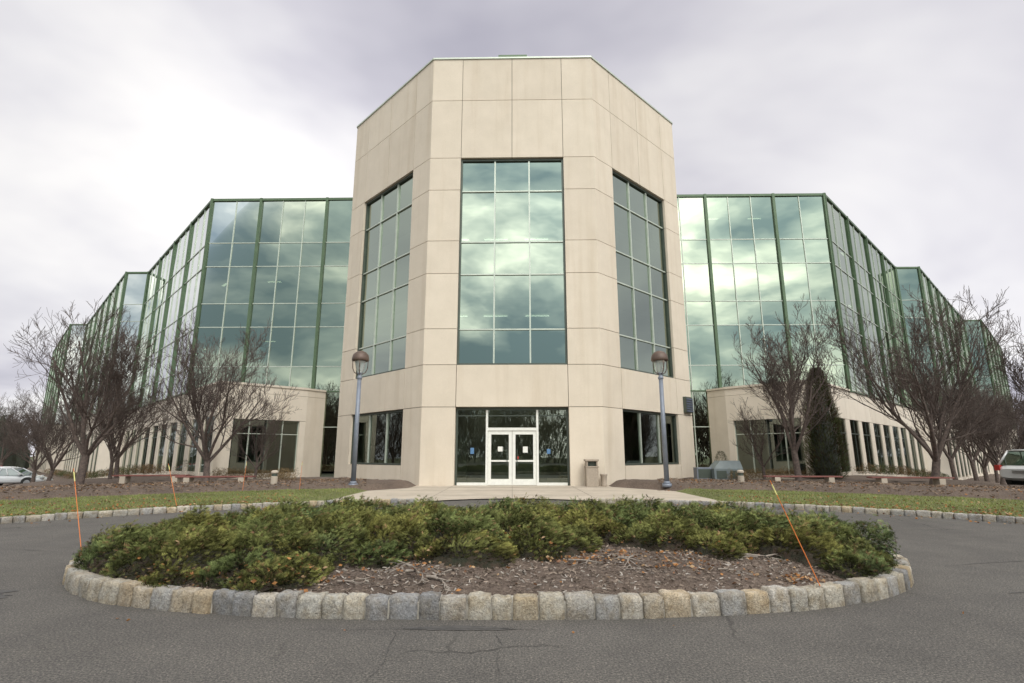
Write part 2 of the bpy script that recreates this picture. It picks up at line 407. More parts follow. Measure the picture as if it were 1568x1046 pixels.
quadt=[[(0,-.16,0),(0,.16,0),(1,.14,.05)],[(0,-.16,0),(1,.14,.05),(1,-.12,.03)]]
P=[];D=[];L=[];C=[]
while len(P)<15000:
    x=random.uniform(-4.7,4.4); y=random.uniform(4.6,7.0)
    if isl_s(x,y)>.96: continue
    P.append((x,y,isl_z(x,y)+.008)); a=random.uniform(0,6.28); D.append((math.cos(a),math.sin(a),random.uniform(-.2,.5))); L.append(random.uniform(.015,.045))
    g=random.uniform(.35,1.3); C.append(np.array([.27,.215,.175])*g if random.random()<.82 else np.array([.40,.36,.32]))
a1=sprigs(np.array(P),np.array(D),np.array(L),np.array(C),quadt,.1,.9)
P=[];D=[];L=[];C=[]
for _ in range(9000):
    s=random.choice((-1,1)); r=random.uniform(17,24); th=random.uniform(.3,1.0)
    x=s*r*math.sin(th); y=3+r*math.cos(th)
    if abs(x)<4.6: continue
    P.append((x,y,mulch_z(x,y)+.02)); a=random.uniform(0,6.28); D.append((math.cos(a),math.sin(a),random.uniform(0,.6))); L.append(random.uniform(.04,.1))
    C.append(np.array([.26,.19,.14])*random.uniform(.35,1.2))
a2=sprigs(np.array(P),np.array(D),np.array(L),np.array(C),quadt,.1,.9)
M_chip=vcol("wood_chips",.9,.1)
V,F,K=join([a1,a2]); np_mesh("mulch_chips",V,F,M_chip,K)
leaft=[[(0,0,0),(.5,.32,.08),(1,0,.02)],[(0,0,0),(1,0,.02),(.5,-.32,.1)]]
P=[];D=[];L=[];C=[]
def leaf(x,y,z,s=1):
    P.append((x,y,z)); a=random.uniform(0,6.28); D.append((math.cos(a),math.sin(a),random.uniform(-.1,.4))); L.append(random.uniform(.025,.055)*s)
    C.append(np.array(random.choice([(.40,.19,.07),(.32,.15,.06),(.42,.28,.16),(.24,.13,.08)]))*random.uniform(.6,1.1))
lc=[(-2.2,4.95,.3),(-1.9,5.0,.25),(.9,5.65,.3),(1.2,5.8,.3),(.5,5.6,.25),(1.7,5.4,.25),(2.2,6.0,.3),(-.4,6.0,.3),(-1,5.3,.3),(-.3,8.2,.3),(2.6,5.1,.2),(-3.2,5.0,.2),(2.0,6.3,.3),(-.5,8.9,.3)]
for cx,cy,r in lc:
    for _ in range(75):
        x=random.gauss(cx,r);y=random.gauss(cy,r*.4)
        if isl_s(x,y)<.97: leaf(x,y,isl_z(x,y)+.02+bushh(x,y)[0]*random.uniform(0,1))
for _ in range(300):
    x=random.uniform(-4.6,4.2);y=random.uniform(4.6,9)
    if isl_s(x,y)<.97: leaf(x,y,isl_z(x,y)+.03+bushh(x,y)[0]*random.uniform(0,1))
for (x,y) in ((-3.05,4.5),(-2.95,4.42),(-2.5,4.55),(1.2,4.3),(3.6,4.6),(-1.2,4.2),(.45,4.15)): leaf(x,y,.012,.8)
for _ in range(1800):
    s=random.choice((-1,1)); r=12.15+random.random()**2*3; th=random.uniform(.45,1.15)
    x=s*r*math.sin(th);y=3+r*math.cos(th); leaf(x,y,lawn_z(x,y)+.03,1.3)
for _ in range(260):
    s=random.choice((-1,1)); r=12-random.random()**3*.8; th=random.uniform(.2,1.15); x=s*r*math.sin(th); leaf(x,3+r*math.cos(th),.015,1.3)
for _ in range(1500):
    s=random.choice((-1,1)); r=random.uniform(17,23); th=random.uniform(.3,.95); x=s*r*math.sin(th);y=3+r*math.cos(th)
    if abs(x)>4.5: leaf(x,y,mulch_z(x,y)+.03,1.4)
V,F,K=sprigs(np.array(P),np.array(D),np.array(L),np.array(C),leaft,.2,.85)
np_mesh("fallen_leaves",V,F,vcol("dry_leaf",.8,.2),K)
P=[];D=[];L=[];C=[]
for _ in range(60000):
    s=random.choice((-1,1)); r=12.15+random.random()*4.7; th=random.uniform(.28,1.15); x=s*r*math.sin(th);y=3+r*math.cos(th)
    if abs(x)<(5.05 if s<0 else 5.65): continue
    P.append((x,y,lawn_z(x,y)-.003)); D.append((random.gauss(0,.5),random.gauss(0,.5),1)); L.append(random.uniform(.025,.06))
    g=random.uniform(.7,1.3)*(1+.5*nz(x,y,.9)); C.append(np.array([.19,.225,.065])*g if random.random()<.8 else np.array([.29,.24,.12])*g)
V,F,K=sprigs(np.array(P),np.array(D),np.array(L),np.array(C),[[(0,-.14,0),(0,.14,0),(1,0,0)]],.5,.7)
np_mesh("grass_blades",V,F,vcol("grass_blade",.8,.2),K)

# ------------------------------------------------------------------ bare branches / trees
def tube_tree(name,branches_fn,mat):
    V=[];F=[]
    def tube(pts,rs,n):
        o=len(V)
        for i,p in enumerate(pts):
            d=(pts[min(i+1,len(pts)-1)]-pts[max(i-1,0)]).normalized(); a=d.orthogonal().normalized(); b_=d.cross(a)
            for k in range(n):
                t=2*math.pi*k/n; V.append(tuple(p+(a*math.cos(t)+b_*math.sin(t))*rs[i]))
        for i in range(len(pts)-1):
            for k in range(n):
                F.append((o+i*n+k,o+i*n+(k+1)%n,o+(i+1)*n+(k+1)%n,o+(i+1)*n+k))
    branches_fn(tube)
    me=bpy.data.meshes.new(name); me.from_pydata(V,[],F); me.materials.append(mat)
    me.polygons.foreach_set("use_smooth",[True]*len(F)); me.update(); return me
M_bark=simple("bark",(.14,.105,.09),(.075,.057,.05),12,.95,bs=40,bst=.6)
M_dead=simple("dead_wood",(.32,.28,.24),(.2,.165,.14),20,.9,bs=60,bst=.5)
def tree_mesh(name,seed,H,trunk=1.0,limbs=6,spread=.75,depth=4,r0=.15):
    rd=random.Random(seed)
    def fn(tube):
        def grow(p,d,L,r,lv):
            ns=5 if lv<3 else 3; pts=[p];rs=[r]; sp=[]
            for i in range(ns):
                d=(d+Vector((rd.gauss(0,.15),rd.gauss(0,.15),rd.gauss(0,.1)+(.13 if lv<2 else .10)))).normalized()
                p=p+d*L/ns; rr=max(.0052,r*(1-.75*(i+1)/ns)); pts.append(p);rs.append(rr); sp.append((p,d,rr))
            tube(pts,rs,7 if lv==0 else (5 if lv<2 else 3))
            if lv>=depth: return
            nch={0:6,1:5,2:5,3:4}.get(lv,3)
            for k in range(nch):
                f=.15+.83*(k+rd.random()*.7)/nch; i=min(ns-1,int(f*ns)); q,dd,rr=sp[i]
                if i>0: q=sp[i-1][0].lerp(q,rd.random())
                ax=dd.orthogonal().normalized(); ax.rotate(Matrix.Rotation(rd.uniform(0,6.28),3,dd))
                nd=dd.copy(); nd.rotate(Matrix.Rotation(rd.uniform(.35,.9),3,ax)); nd.z+=.15
                grow(q,nd.normalized(),L*rd.uniform(.45,.66)*(1.1-.3*f),max(.0058,min(rr,r*.6)*rd.uniform(.6,.85)),lv+1)
        tp=Vector((rd.gauss(0,.06),rd.gauss(0,.06),trunk))
        tube([Vector((0,0,-.3)),Vector((0,0,.12)),tp*.5,tp],[r0*1.5,r0*1.15,r0,r0*.95],9)
        for k in range(limbs):
            a=2*math.pi*k/limbs+rd.uniform(-.4,.4); sl=spread*rd.uniform(.35,1.1)
            d=Vector((math.cos(a)*sl,math.sin(a)*sl,1)).normalized()
            grow(tp*rd.uniform(.85,1),d,(H-trunk)*rd.uniform(.68,.9),r0*rd.uniform(.45,.65),0)
    return tube_tree(name,fn,M_bark)
tA=tree_mesh("bare_tree_a",3,5.5,1.0,7,.85,4,.12)
tB=tree_mesh("bare_tree_b",8,5.4,.85,7,.95,4,.11)
tC=tree_mesh("bare_tree_c",21,5.6,1.25,6,.65,4,.11)
tS=tree_mesh("small_tree_mesh",31,2.9,.6,5,1.1,3,.06)
trees=[(tA,-15.9,20.2,1.13,0,"bare_tree"),(tB,-12.8,23.0,1.08,1,"bare_tree"),(tC,-20.2,28.0,.92,2,"bare_tree"),(tC,-18.6,25.4,.7,4,"bare_tree"),
 (tS,-11.8,25.2,1.0,0,"bare_shrub"),(tC,11.6,22.2,1.1,2.5,"bare_tree"),(tS,11.6,25.2,1.1,2,"bare_shrub"),(tB,15.5,20.2,1.2,4.1,"bare_tree"),
 (tA,20.7,19.4,1.08,3.3,"bare_tree"),(tC,27.5,32.5,1.0,1,"bare_tree"),(tB,25,28,.85,5,"bare_tree"),(tA,32,37,1.1,2,"bare_tree"),(tB,-27,32,.9,5,"bare_tree"),
 (tC,38,43,1.1,3,"bare_tree"),(tA,-34,39,1,4,"bare_tree"),(tB,44,46,1.1,1.5,"bare_tree"),(tB,-52,50,1.3,2,"bare_tree"),(tA,-58,62,1.4,.5,"bare_tree"),(tC,21.8,27.0,.9,.8,"bare_tree")]
for k,(me,x,y,sc,rz,nm) in enumerate(trees):
    o=bpy.data.objects.new(nm,me); scene.collection.objects.link(o); o.location=(x,y,dip(x)+.1); o.scale=(sc,sc,sc); o.rotation_euler=(0,0,rz)
def deadfn(tube):
    rd=random.Random(5)
    def br(p,d,L,r,lv):
        pts=[p];rs=[r];
        for i in range(6):
            d=(d+Vector((rd.gauss(0,.3),rd.gauss(0,.3),rd.gauss(0,.08)-.08))).normalized(); q=p+d*L/6
            q.z=max(q.z,isl_z(q.x,q.y)+r*.5); p=q
            pts.append(p);rs.append(r*(1-.13*(i+1)))
            if lv<2 and rd.random()<.6:
                nd=(d+Vector((rd.gauss(0,.6),rd.gauss(0,.6),.05))).normalized(); br(p,nd,L*.5,r*.6,lv+1)
        tube(pts,rs,6)
    for (x,y,a,L,r) in [(-.95,5.1,.1,.42,.016),(-.75,5.0,-.5,.35,.017),(-.5,5.1,2.6,.3,.012),(.55,5.5,-.3,.35,.012),(.95,5.65,.8,.4,.01),(1.05,5.6,-1.2,.4,.01),(1.2,5.6,-2.3,.4,.011),(2.35,5.8,.6,.45,.013),(2.5,5.75,2.4,.4,.013),(2.6,5.8,.2,.4,.011),(1.9,5.25,.4,.3,.009),(-1.5,4.9,.3,.35,.01),(.1,5.05,.9,.25,.009)]:
        br(Vector((x,y,isl_z(x,y)+.03)),Vector((math.cos(a),math.sin(a),.1)),L,r,0)
me=tube_tree("dead_branches",deadfn,M_dead); o=bpy.data.objects.new("dead_branches",me); scene.collection.objects.link(o)

def conifer(name,x0,y0,H,W,n,c=(.055,.07,.03),brown=.12):
    P=[];D=[];L=[];C=[]
    k_=min(1.0,H/3)
    for _ in range(n):
        t=random.random()**.85; a=random.uniform(0,6.283)
        env=(1-t)**.5*min(1,.6+t*3)
        rad=W/2*env*(1+.3*noise.noise(Vector((math.cos(a)*1.5+x0,math.sin(a)*1.5,t*5))))+.04
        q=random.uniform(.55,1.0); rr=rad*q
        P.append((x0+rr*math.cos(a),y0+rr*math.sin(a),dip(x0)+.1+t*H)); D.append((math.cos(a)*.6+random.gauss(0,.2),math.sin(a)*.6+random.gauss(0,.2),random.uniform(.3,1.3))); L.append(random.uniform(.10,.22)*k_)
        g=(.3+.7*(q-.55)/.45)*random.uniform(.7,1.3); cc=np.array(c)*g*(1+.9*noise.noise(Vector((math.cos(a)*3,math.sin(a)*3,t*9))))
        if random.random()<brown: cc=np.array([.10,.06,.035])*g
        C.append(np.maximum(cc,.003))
    V,F,K=sprigs(np.array(P),np.array(D),np.array(L),np.array(C),tm,.5,.7)
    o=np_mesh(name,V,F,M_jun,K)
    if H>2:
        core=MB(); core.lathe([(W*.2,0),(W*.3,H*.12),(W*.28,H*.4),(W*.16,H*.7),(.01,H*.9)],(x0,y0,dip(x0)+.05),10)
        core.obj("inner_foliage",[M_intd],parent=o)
    return o
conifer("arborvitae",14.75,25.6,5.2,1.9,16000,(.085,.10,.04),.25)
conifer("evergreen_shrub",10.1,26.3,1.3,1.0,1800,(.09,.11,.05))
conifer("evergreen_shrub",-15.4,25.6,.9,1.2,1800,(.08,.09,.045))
for (x,y,h,w) in [(-62,66,7,5),(-66,72,6,6),(-70,66,5,5),(-57,55,3,4),(64,58,5,5),(-74,78,9,6)]:
    conifer("evergreen_tree",x,y,h,w,4500,(.07,.085,.035))
P=[];D=[];L=[];C=[]
for _ in range(22000):
    s=random.choice((-1,1)); t=random.uniform(1,38); off=1.6+random.uniform(-.6,.6)
    if math.sin(t*1.3)>.75: continue
    x=s*(15.5+t+off*.707); y=27.8+t-off*.707; hh=.65*(1-abs(off-1.6)/.9)**.4*(1+.2*nz(x,y,2))
    P.append((x,y,dip(x)+.15+hh*random.uniform(.2,1))); D.append((random.gauss(0,1),random.gauss(0,1),1)); L.append(random.uniform(.1,.2))
    C.append(np.array([.24,.16,.09])*random.uniform(.5,1.2) if math.sin(t*.9+s)>-.2 else np.array([.11,.125,.055])*random.uniform(.5,1.2))
for _ in range(7000):
    s=random.choice((-1,1)); u=random.uniform(0,5); off=random.uniform(-.4,.4); x=s*(9.6+u); y=25.6+u*.25+off-(1.2 if u<1 else 0)
    P.append((x,y,.15+.45*random.random()*(1-abs(off))*(1+.5*nz(x,y,2)))); D.append((random.gauss(0,1),random.gauss(0,1),1)); L.append(random.uniform(.08,.16)); C.append(np.array([.27,.19,.10])*random.uniform(.5,1.2))
V,F,K=sprigs(np.array(P),np.array(D),np.array(L),np.array(C),tm,.7,.5); np_mesh("hedge",V,F,M_jun,K)

P=[];D=[];L=[];C=[]
for _ in range(480):
    a=random.uniform(0,6.283); r=random.uniform(128,165)
    if math.sin(a)<-.2: r=random.uniform(45,80)
    cx,cy=r*math.cos(a),r*math.sin(a); H=random.uniform(7,12); W=random.uniform(3,5.5)
    green=random.random()<.16; base=np.array([.06,.075,.035]) if green else np.array([.13,.10,.085])*random.uniform(.7,1.2)
    k=150
    u=rng.random(k)**.7; an=rng.uniform(0,6.283,k); rad=W*np.sqrt(rng.random(k))*(.35+.65*np.sin(np.clip(u,0.05,1)*2.7))
    if green: rad=W*.6*(1-u)*np.sqrt(rng.random(k))
    z=-.8+H*(u*.95) 
    P.append(np.stack([cx+rad*np.cos(an),cy+rad*np.sin(an),z],1)); D.append(np.stack([np.cos(an)*.6,np.sin(an)*.6,rng.uniform(.6,1.6,k)],1)); L.append(rng.uniform(1.2,2.8,k)*(.7 if green else 1)); C.append(base[None,:]*rng.uniform(.6,1.2,(k,1)))
tt=[[(0,-.045,0),(0,.045,0),(1,0,0)],[(.2,0,0),(.3,.05,0),(.9,.35,.1)],[(.3,0,0),(.4,-.05,0),(.95,-.3,.1)],[(.1,0,0),(.2,0,.06),(.8,.05,.3)]]
V,F,K=sprigs(np.concatenate(P),np.concatenate(D),np.concatenate(L),np.concatenate(C),tt,.2,.8); np_mesh("distant_trees",V,F,vcol("distant_foliage",.95,.0),K)

# ------------------------------------------------------------------ OFFICE BUILDING
bld=empty("office_building")
class Fr:
    def __init__(s,a,b_,flip=1):
        s.o=Vector((a[0],a[1],0)); d=Vector((b_[0]-a[0],b_[1]-a[1],0)); s.L=d.length; s.u=d.normalized(); s.n=Vector((s.u.y,-s.u.x,0))*flip
    def p(s,u,z,d=0): q=s.o+s.u*u+s.n*d; return (q.x,q.y,z)
T22=math.tan(R(22.5))
def fbox(mb,fr,u0,u1,z0,z1,d0,d1,m=0,mit0=0,mit1=0):
    a=u0-mit0*d0; b_=u1+mit1*d0; c=u0-mit0*d1; e=u1+mit1*d1
    mb.hexa([fr.p(c,z0,d1),fr.p(e,z0,d1),fr.p(b_,z0,d0),fr.p(a,z0,d0),fr.p(c,z1,d1),fr.p(e,z1,d1),fr.p(b_,z1,d0),fr.p(a,z1,d0)],m)
def pane(mb,fr,u0,u1,z0,z1,d,m=0,tilt=.0035):
    a,b_=random.gauss(0,tilt),random.gauss(0,tilt); w=u1-u0;h=z1-z0
    mb.poly([fr.p(u0,z0,d-a*w/2-b_*h/2),fr.p(u1,z0,d+a*w/2-b_*h/2),fr.p(u1,z1,d+a*w/2+b_*h/2),fr.p(u0,z1,d-a*w/2+b_*h/2)],m)
c0=(-3.8,22.4);c1=(3.8,22.4);k=5.374
oc=[(-3.8-k,22.4+k+7.6),(-3.8-k,22.4+k),c0,c1,(3.8+k,22.4+k),(3.8+k,22.4+k+7.6),(3.8,22.4+2*k+7.6),(-3.8,22.4+2*k+7.6)]
conc=MB();joint=MB();gl=MB();mu=MB()
Zr=[0,3.23,5.03,6.61,9.13,10.67,13.16,14.78]; ZT=20.07; g=.012; TH=.42
def panel(fr,u0,u1,z0,z1,mit0=0,mit1=0):
    fbox(conc,fr,u0+(0 if mit0 else g),u1-(0 if mit1 else g),z0+g,z1-g,-TH,0,0,mit0,mit1)
for fi,(a,b_) in enumerate([(oc[1],oc[2]),(oc[2],oc[3]),(oc[3],oc[4])]):
    fr=Fr(a,b_); L=fr.L; U0,U1=1.43,L-1.43; mid=L/2
    for z0,z1 in zip(Zr[:-1],Zr[1:]):
        panel(fr,0,U0,z0-(.3 if z0==0 else 0),z1,T22,0); panel(fr,U1,L,z0-(.3 if z0==0 else 0),z1,0,T22)
    for z0,z1 in ((14.78,17.8),(17.8,ZT)):
        panel(fr,0,U0,z0,z1,T22,0); panel(fr,U0,mid,z0,z1); panel(fr,mid,U1,z0,z1); panel(fr,U1,L,z0,z1,0,T22)
    panel(fr,U0,U1,3.23,5.03)
    for (x0,x1,z0,z1) in [(0.1,U0-.02,-.2,14.8),(U1+.02,L-.1,-.2,14.8),(.1,L-.1,14.82,ZT-.05),(U0,U1,3.25,5.0)]:
        fbox(joint,fr,x0,x1,z0,z1,-TH+.03,-.05)
    D=-.22
    us=[U0,U0+(U1-U0)/3,U0+2*(U1-U0)/3,U1]
    for z0,z1 in zip(Zr[2:-1],Zr[3:]):
        for q0,q1 in zip(us[:-1],us[1:]): pane(gl,fr,q0+.02,q1-.02,z0+.02,z1-.02,D,0)
    for q in us[1:3]: fbox(mu,fr,q-.032,q+.032,5.05,14.76,D-.05,D+.07,0)
    for z in Zr[3:-1]: 
        for q0,q1 in zip(us[:-1],us[1:]): fbox(mu,fr,q0+.033,q1-.033,z-.03,z+.03,D-.045,D+.062,0)
    fbox(mu,fr,U0,U0+.07,5.04,14.77,D-.05,D+.1,1); fbox(mu,fr,U1-.07,U1,5.04,14.77,D-.05,D+.1,1)
    fbox(mu,fr,U0+.07,U1-.07,5.04,5.11,D-.05,D+.1,1); fbox(mu,fr,U0+.07,U1-.07,14.68,14.77,D-.05,D+.1,1)
    if fi!=1:
        panel(fr,U0,U1,-.3,.82); fbox(joint,fr,U0,U1,-.2,.8,-TH+.03,-.05)
        for q0,q1 in zip(us[:-1],us[1:]): pane(gl,fr,q0+.02,q1-.02,.86,3.2,D,1)
        for q in us[1:3]: fbox(mu,fr,q-.03,q+.03,.88,3.17,D-.05,D+.07,0)
        for q0,q1 in ((U0,U0+.07),(U1-.07,U1)): fbox(mu,fr,q0,q1,.83,3.22,D-.05,D+.1,1)
        fbox(mu,fr,U0+.07,U1-.07,.83,.9,D-.05,D+.1,1); fbox(mu,fr,U0+.07,U1-.07,3.14,3.22,D-.05,D+.1,1)
for a,b_ in [(oc[0],oc[1]),(oc[4],oc[5]),(oc[5],oc[6]),(oc[6],oc[7]),(oc[7],oc[0])]:
    fr=Fr(a,b_)
    for z0,z1 in zip(Zr[:-1]+[14.78,17.8],Zr[1:]+[17.8,ZT]): fbox(conc,fr,0,fr.L,z0+g-(.3 if z0==0 else 0),z1-g,-TH,0,0,T22,T22)
    fbox(joint,fr,.2,fr.L-.2,0,ZT-.1,-TH+.03,-.05)
cop=MB()
for i in range(8):
    fr=Fr(oc[i],oc[(i+1)%8]); fbox(cop,fr,0,fr.L,ZT-g+.001,ZT+.07,-.5,.05,0,T22,T22)
cop.poly([(x,y,ZT-.35) for x,y in oc],1)
cop.box(-.75,.75,24.2,25.4,ZT-.3,ZT+1.75,2)
cop.obj("tower_coping",[M_silver,M_joint,M_green],parent=bld)
conc.obj("tower_panels",[M_conc],parent=bld)
joint.obj("tower_joints",[M_joint],parent=bld)
fr=Fr(c0,c1); U0,U1=1.43,6.17; D=-.34; C_=3.8
fbox(mu,fr,U0,U0+.08,0.02,3.22,D-.05,D+.08,2); fbox(mu,fr,U1-.08,U1,0.02,3.22,D-.05,D+.08,2)
fbox(mu,fr,U0+.08,U1-.08,3.12,3.22,D-.05,D+.08,2)
for q in (C_-1.06,C_+1.06): fbox(mu,fr,q-.045,q+.045,0.02,3.12,D-.06,D+.1,3)
fbox(mu,fr,C_-1.015,C_+1.015,2.26,2.38,D-.05,D+.09,3)
fbox(mu,fr,C_-1.015,C_+1.015,2.86,2.90,D-.05,D+.05,2)
fbox(mu,fr,U0+.08,C_-1.105,2.86,2.90,D-.05,D+.05,2); fbox(mu,fr,C_+1.105,U1-.08,2.86,2.90,D-.05,D+.05,2)
fbox(mu,fr,U0+.08,C_-1.105,.02,.14,D-.05,D+.08,3); fbox(mu,fr,C_+1.105,U1-.08,.02,.14,D-.05,D+.08,3)
for s,(q0,q1) in enumerate(((C_-1.01,C_-.008),(C_+.008,C_+1.01))):
    fbox(mu,fr,q0,q0+.13,.04,2.25,D-.03,D+.05,3); fbox(mu,fr,q1-.13,q1,.04,2.25,D-.03,D+.05,3)
    fbox(mu,fr,q0+.13,q1-.13,.04,.28,D-.03,D+.05,3); fbox(mu,fr,q0+.13,q1-.13,2.10,2.25,D-.03,D+.05,3)
    fbox(mu,fr,q0+.13,q1-.13,.98,1.05,D-.02,D+.06,3)
    hx=q1-.2 if s==0 else q0+.2
    fbox(mu,fr,hx-.015,hx+.015,.8,1.5,D+.1,D+.13,1)
    pane(gl,fr,q0+.12,q1-.12,.26,2.12,D,1,.001)
pane(gl,fr,C_-1.01,C_+1.01,2.36,3.12,D+.001,1,.001)
pane(gl,fr,U0+.07,C_-1.1,.12,3.13,D,1,.001); pane(gl,fr,C_+1.1,U1-.07,.12,3.13,D,1,.001)
fbox(mu,fr,C_+.45,C_+.65,1.35,1.6,D+.006,D+.012,3); fbox(mu,fr,C_-1.75,C_-1.6,1.3,1.55,D+.006,D+.012,4)
fbox(mu,fr,C_+1.45,C_+1.6,1.3,1.5,D+.006,D+.012,4); fbox(mu,fr,C_-.6,C_-.4,1.4,1.6,D+.006,D+.012,3); fbox(mu,fr,C_+.2,C_+.27,1.08,1.2,D+.07,D+.08,5)
M_blue=simple("blue_sticker",(.1,.22,.4),bst=0); M_red=simple("red_sticker",(.5,.04,.03),bst=0)
it=MB()
it.box(-8.4,8.4,30.5,30.7,0,20,0)
for z in (4.6,8.7,12.8): 
    it.poly([(-3.4,23.1,z),(3.4,23.1,z),(8.2,28.2,z),(8.2,30.4,z),(-8.2,30.4,z),(-8.2,28.2,z)],0); it.poly([(-3.4,23.1,z-.55),(3.4,23.1,z-.55),(8.2,28.2,z-.55),(8.2,30.4,z-.55),(-8.2,30.4,z-.55),(-8.2,28.2,z-.55)],2)
it.poly([(-3.4,22.8,.034),(3.4,22.8,.034),(8.5,28,.034),(8.5,30.4,.034),(-8.5,30.4,.034),(-8.5,28,.034)],1)
it.box(-1.6,1.6,26.5,26.9,0.04,1.1,1); it.box(-2.6,-2.2,25.6,26,0.04,3.2,2); it.box(2.2,2.6,25.6,26,0.04,3.2,2)
it.box(-3.3,-3.2,23.1,29,0.04,4,2);it.box(3.2,3.3,23.1,29,0.04,4,2)
it.box(-3.15,3.15,29,29.1,0.04,4,1)
for z in (8.1,12.2):
    for x in (-3.5,-1.5,.6,2.6): it.box(x,x+1.2,25.8,25.95,z-.03,z-.01,3)
for x in (-2,1): 
    for y in (24.2,26.2,28): it.box(x,x+1,y,y+.2,3.98,4.0,3)
it.obj("tower_interior",[M_intd,M_int,M_int,M_tube],parent=bld)

Zw=[5.0,6.61,9.13,10.67,13.16,14.78,17.8]
def build_wing(s):
    wc=MB();wg=MB();wm=MB();wi=MB()
    X=lambda p:(s*p[0],p[1])
    pts=[(9.0,32.3),(20.1,32.3),(34.2,46.4),(36.3,46.4),(56,66.1),(58.2,66.1),(76,83.9)]
    bays=[[(0,3.4,2),(3.4,7.8,3),(7.8,11.1,2)],None,[(0,2.1,1)],None,[(0,2.2,1)],None]
    for si,(a,b_) in enumerate(zip(pts[:-1],pts[1:])):
        fr=Fr(X(a),X(b_),s); by=bays[si]
        if by is None:
            nb=4 if si==1 else (6 if si==3 else 5); w=fr.L/nb; by=[(i*w,(i+1)*w,3) for i in range(nb)]
        for bi,(u0,u1,nc) in enumerate(by):
            us=[u0+(u1-u0)*i/nc for i in range(nc+1)]
            zz=Zw if not(si==0 and bi==0) else [-.2,2.9,5.0]+Zw[1:]
            for z0,z1 in zip(zz[:-1],zz[1:]):
                for q0,q1 in zip(us[:-1],us[1:]): pane(wg,fr,q0+.01,q1-.01,z0+.01,z1-.01,0,0,.005)
            for q in us[1:-1]: fbox(wm,fr,q-.025,q+.025,zz[0],17.75,-.04,.05,0)
            for z in zz[1:-1]:
                fbox(wm,fr,u0+.11,u1-.11,z-.025,z+.025,-.035,.042,0)
            for q in ([u0] if bi>0 or si!=0 else [])+([u1] if bi==len(by)-1 else []):
                fbox(wm,fr,q-.08,q+.08,zz[0]-.05,17.92,-.06,.12+.01*(q==u0),1)
        fbox(wm,fr,0.1,fr.L-.1,17.74,17.9,-.3,.10,1)
        fbox(wm,fr,0.1,fr.L-.1,5.0,5.08,-.1,.07,1)
        sh=Vector((s*(-2.2),3.6,0))
        A=Vector((*X(a),0));B=Vector((*X(b_),0)); e=Vector((s*-.12,.2,0))
        for z,mm in ((5.02,1),(8.6,2),(9.3,1),(12.7,2),(13.4,1),(17.0,2)):
            zz3=Vector((0,0,z)); wi.poly([A+e+zz3,B+e+zz3,B+sh+zz3,A+sh+zz3],mm)
        for (z0,z1) in ((8.6,9.3),(12.7,13.4),(17.0,17.7)):
            wi.poly([A+e+Vector((0,0,z0)),B+e+Vector((0,0,z0)),B+e+Vector((0,0,z1)),A+e+Vector((0,0,z1))],0)
        wi.poly([A+sh+Vector((0,0,0)),B+sh+Vector((0,0,0)),B+sh+Vector((0,0,17.7)),A+sh+Vector((0,0,17.7))],0)
        sh2=Vector((s*-9,14,17.72)); wi.poly([A+Vector((0,0,17.72)),B+Vector((0,0,17.72)),B+sh2,A+sh2],3)
        if si in(0,1,3):
            for z in (8.57,12.67,16.97):
                for kk in range(int(fr.L/2.9)):
                    if random.random()<.4:
                        q=fr.p(1+kk*2.9,z,-1.6); q2=fr.p(1+kk*2.9+.9,z,-1.6); q3=fr.p(1+kk*2.9+.9,z,-1.75); q4=fr.p(1+kk*2.9,z,-1.75); wi.poly([q,q2,q3,q4],4)
    P=[(11.55,32.2),(12.2,31.1),(15.5,27.8)]
    f1=Fr(X(P[0]),X(P[1]),s); fbox(wc,f1,0,f1.L,-.4,4.6,-.3,.0); fbox(wc,f1,0,f1.L,4.615,5.0,-.3,.0)
    f2=Fr(X(P[1]),X(P[2]),s); L=f2.L
    fbox(wc,f2,0,.35,-.4,3.15,-.4,0); fbox(wc,f2,L-.75,L,-.4,3.15,-.4,0); fbox(wc,f2,.35,L-.75,-.4,.28,-.4,-.0)
    fbox(wc,f2,0,L,3.17,4.6,-.4,0); fbox(wc,f2,0,L,4.615,5.0,-.4,0); fbox(wc,f2,-.05,L+.05,5.0,5.12,-.45,.06)
    fbox(wc,f1,0,f1.L,5.0,5.11,-.35,.05)
    us=lin(.35,L-.75,5)
    for q0,q1 in zip(us[:-1],us[1:]):
        pane(wg,f2,q0,q1,.3,2.4,-.2,2,.002); pane(wg,f2,q0,q1,2.4,3.15,-.2,2,.002)
    for q in us: fbox(wm,f2,q-.025,q+.025,.3,3.15,-.25,-.14,0)
    fbox(wm,f2,us[0],us[-1],2.375,2.42,-.24,-.15,0)
    wi.poly([(*X((11.5,32.2)),4.98),(*X((12.2,31.1)),4.98),(*X((15.5,27.8)),4.98),(*X((20.1,32.25)),4.98)],3)
    wi.poly([(*X((12.3,35)),0),(*X((19.0,32.0)),0),(*X((19.0,32.0)),4.5),(*X((12.3,35)),4.5)],0)
    wi.poly([(*X((11.9,32.2)),.3),(*X((12.5,31.3)),.3),(*X((15.5,28.3)),.3),(*X((19.4,32.1)),.3),(*X((12.3,35)),.3)],0)
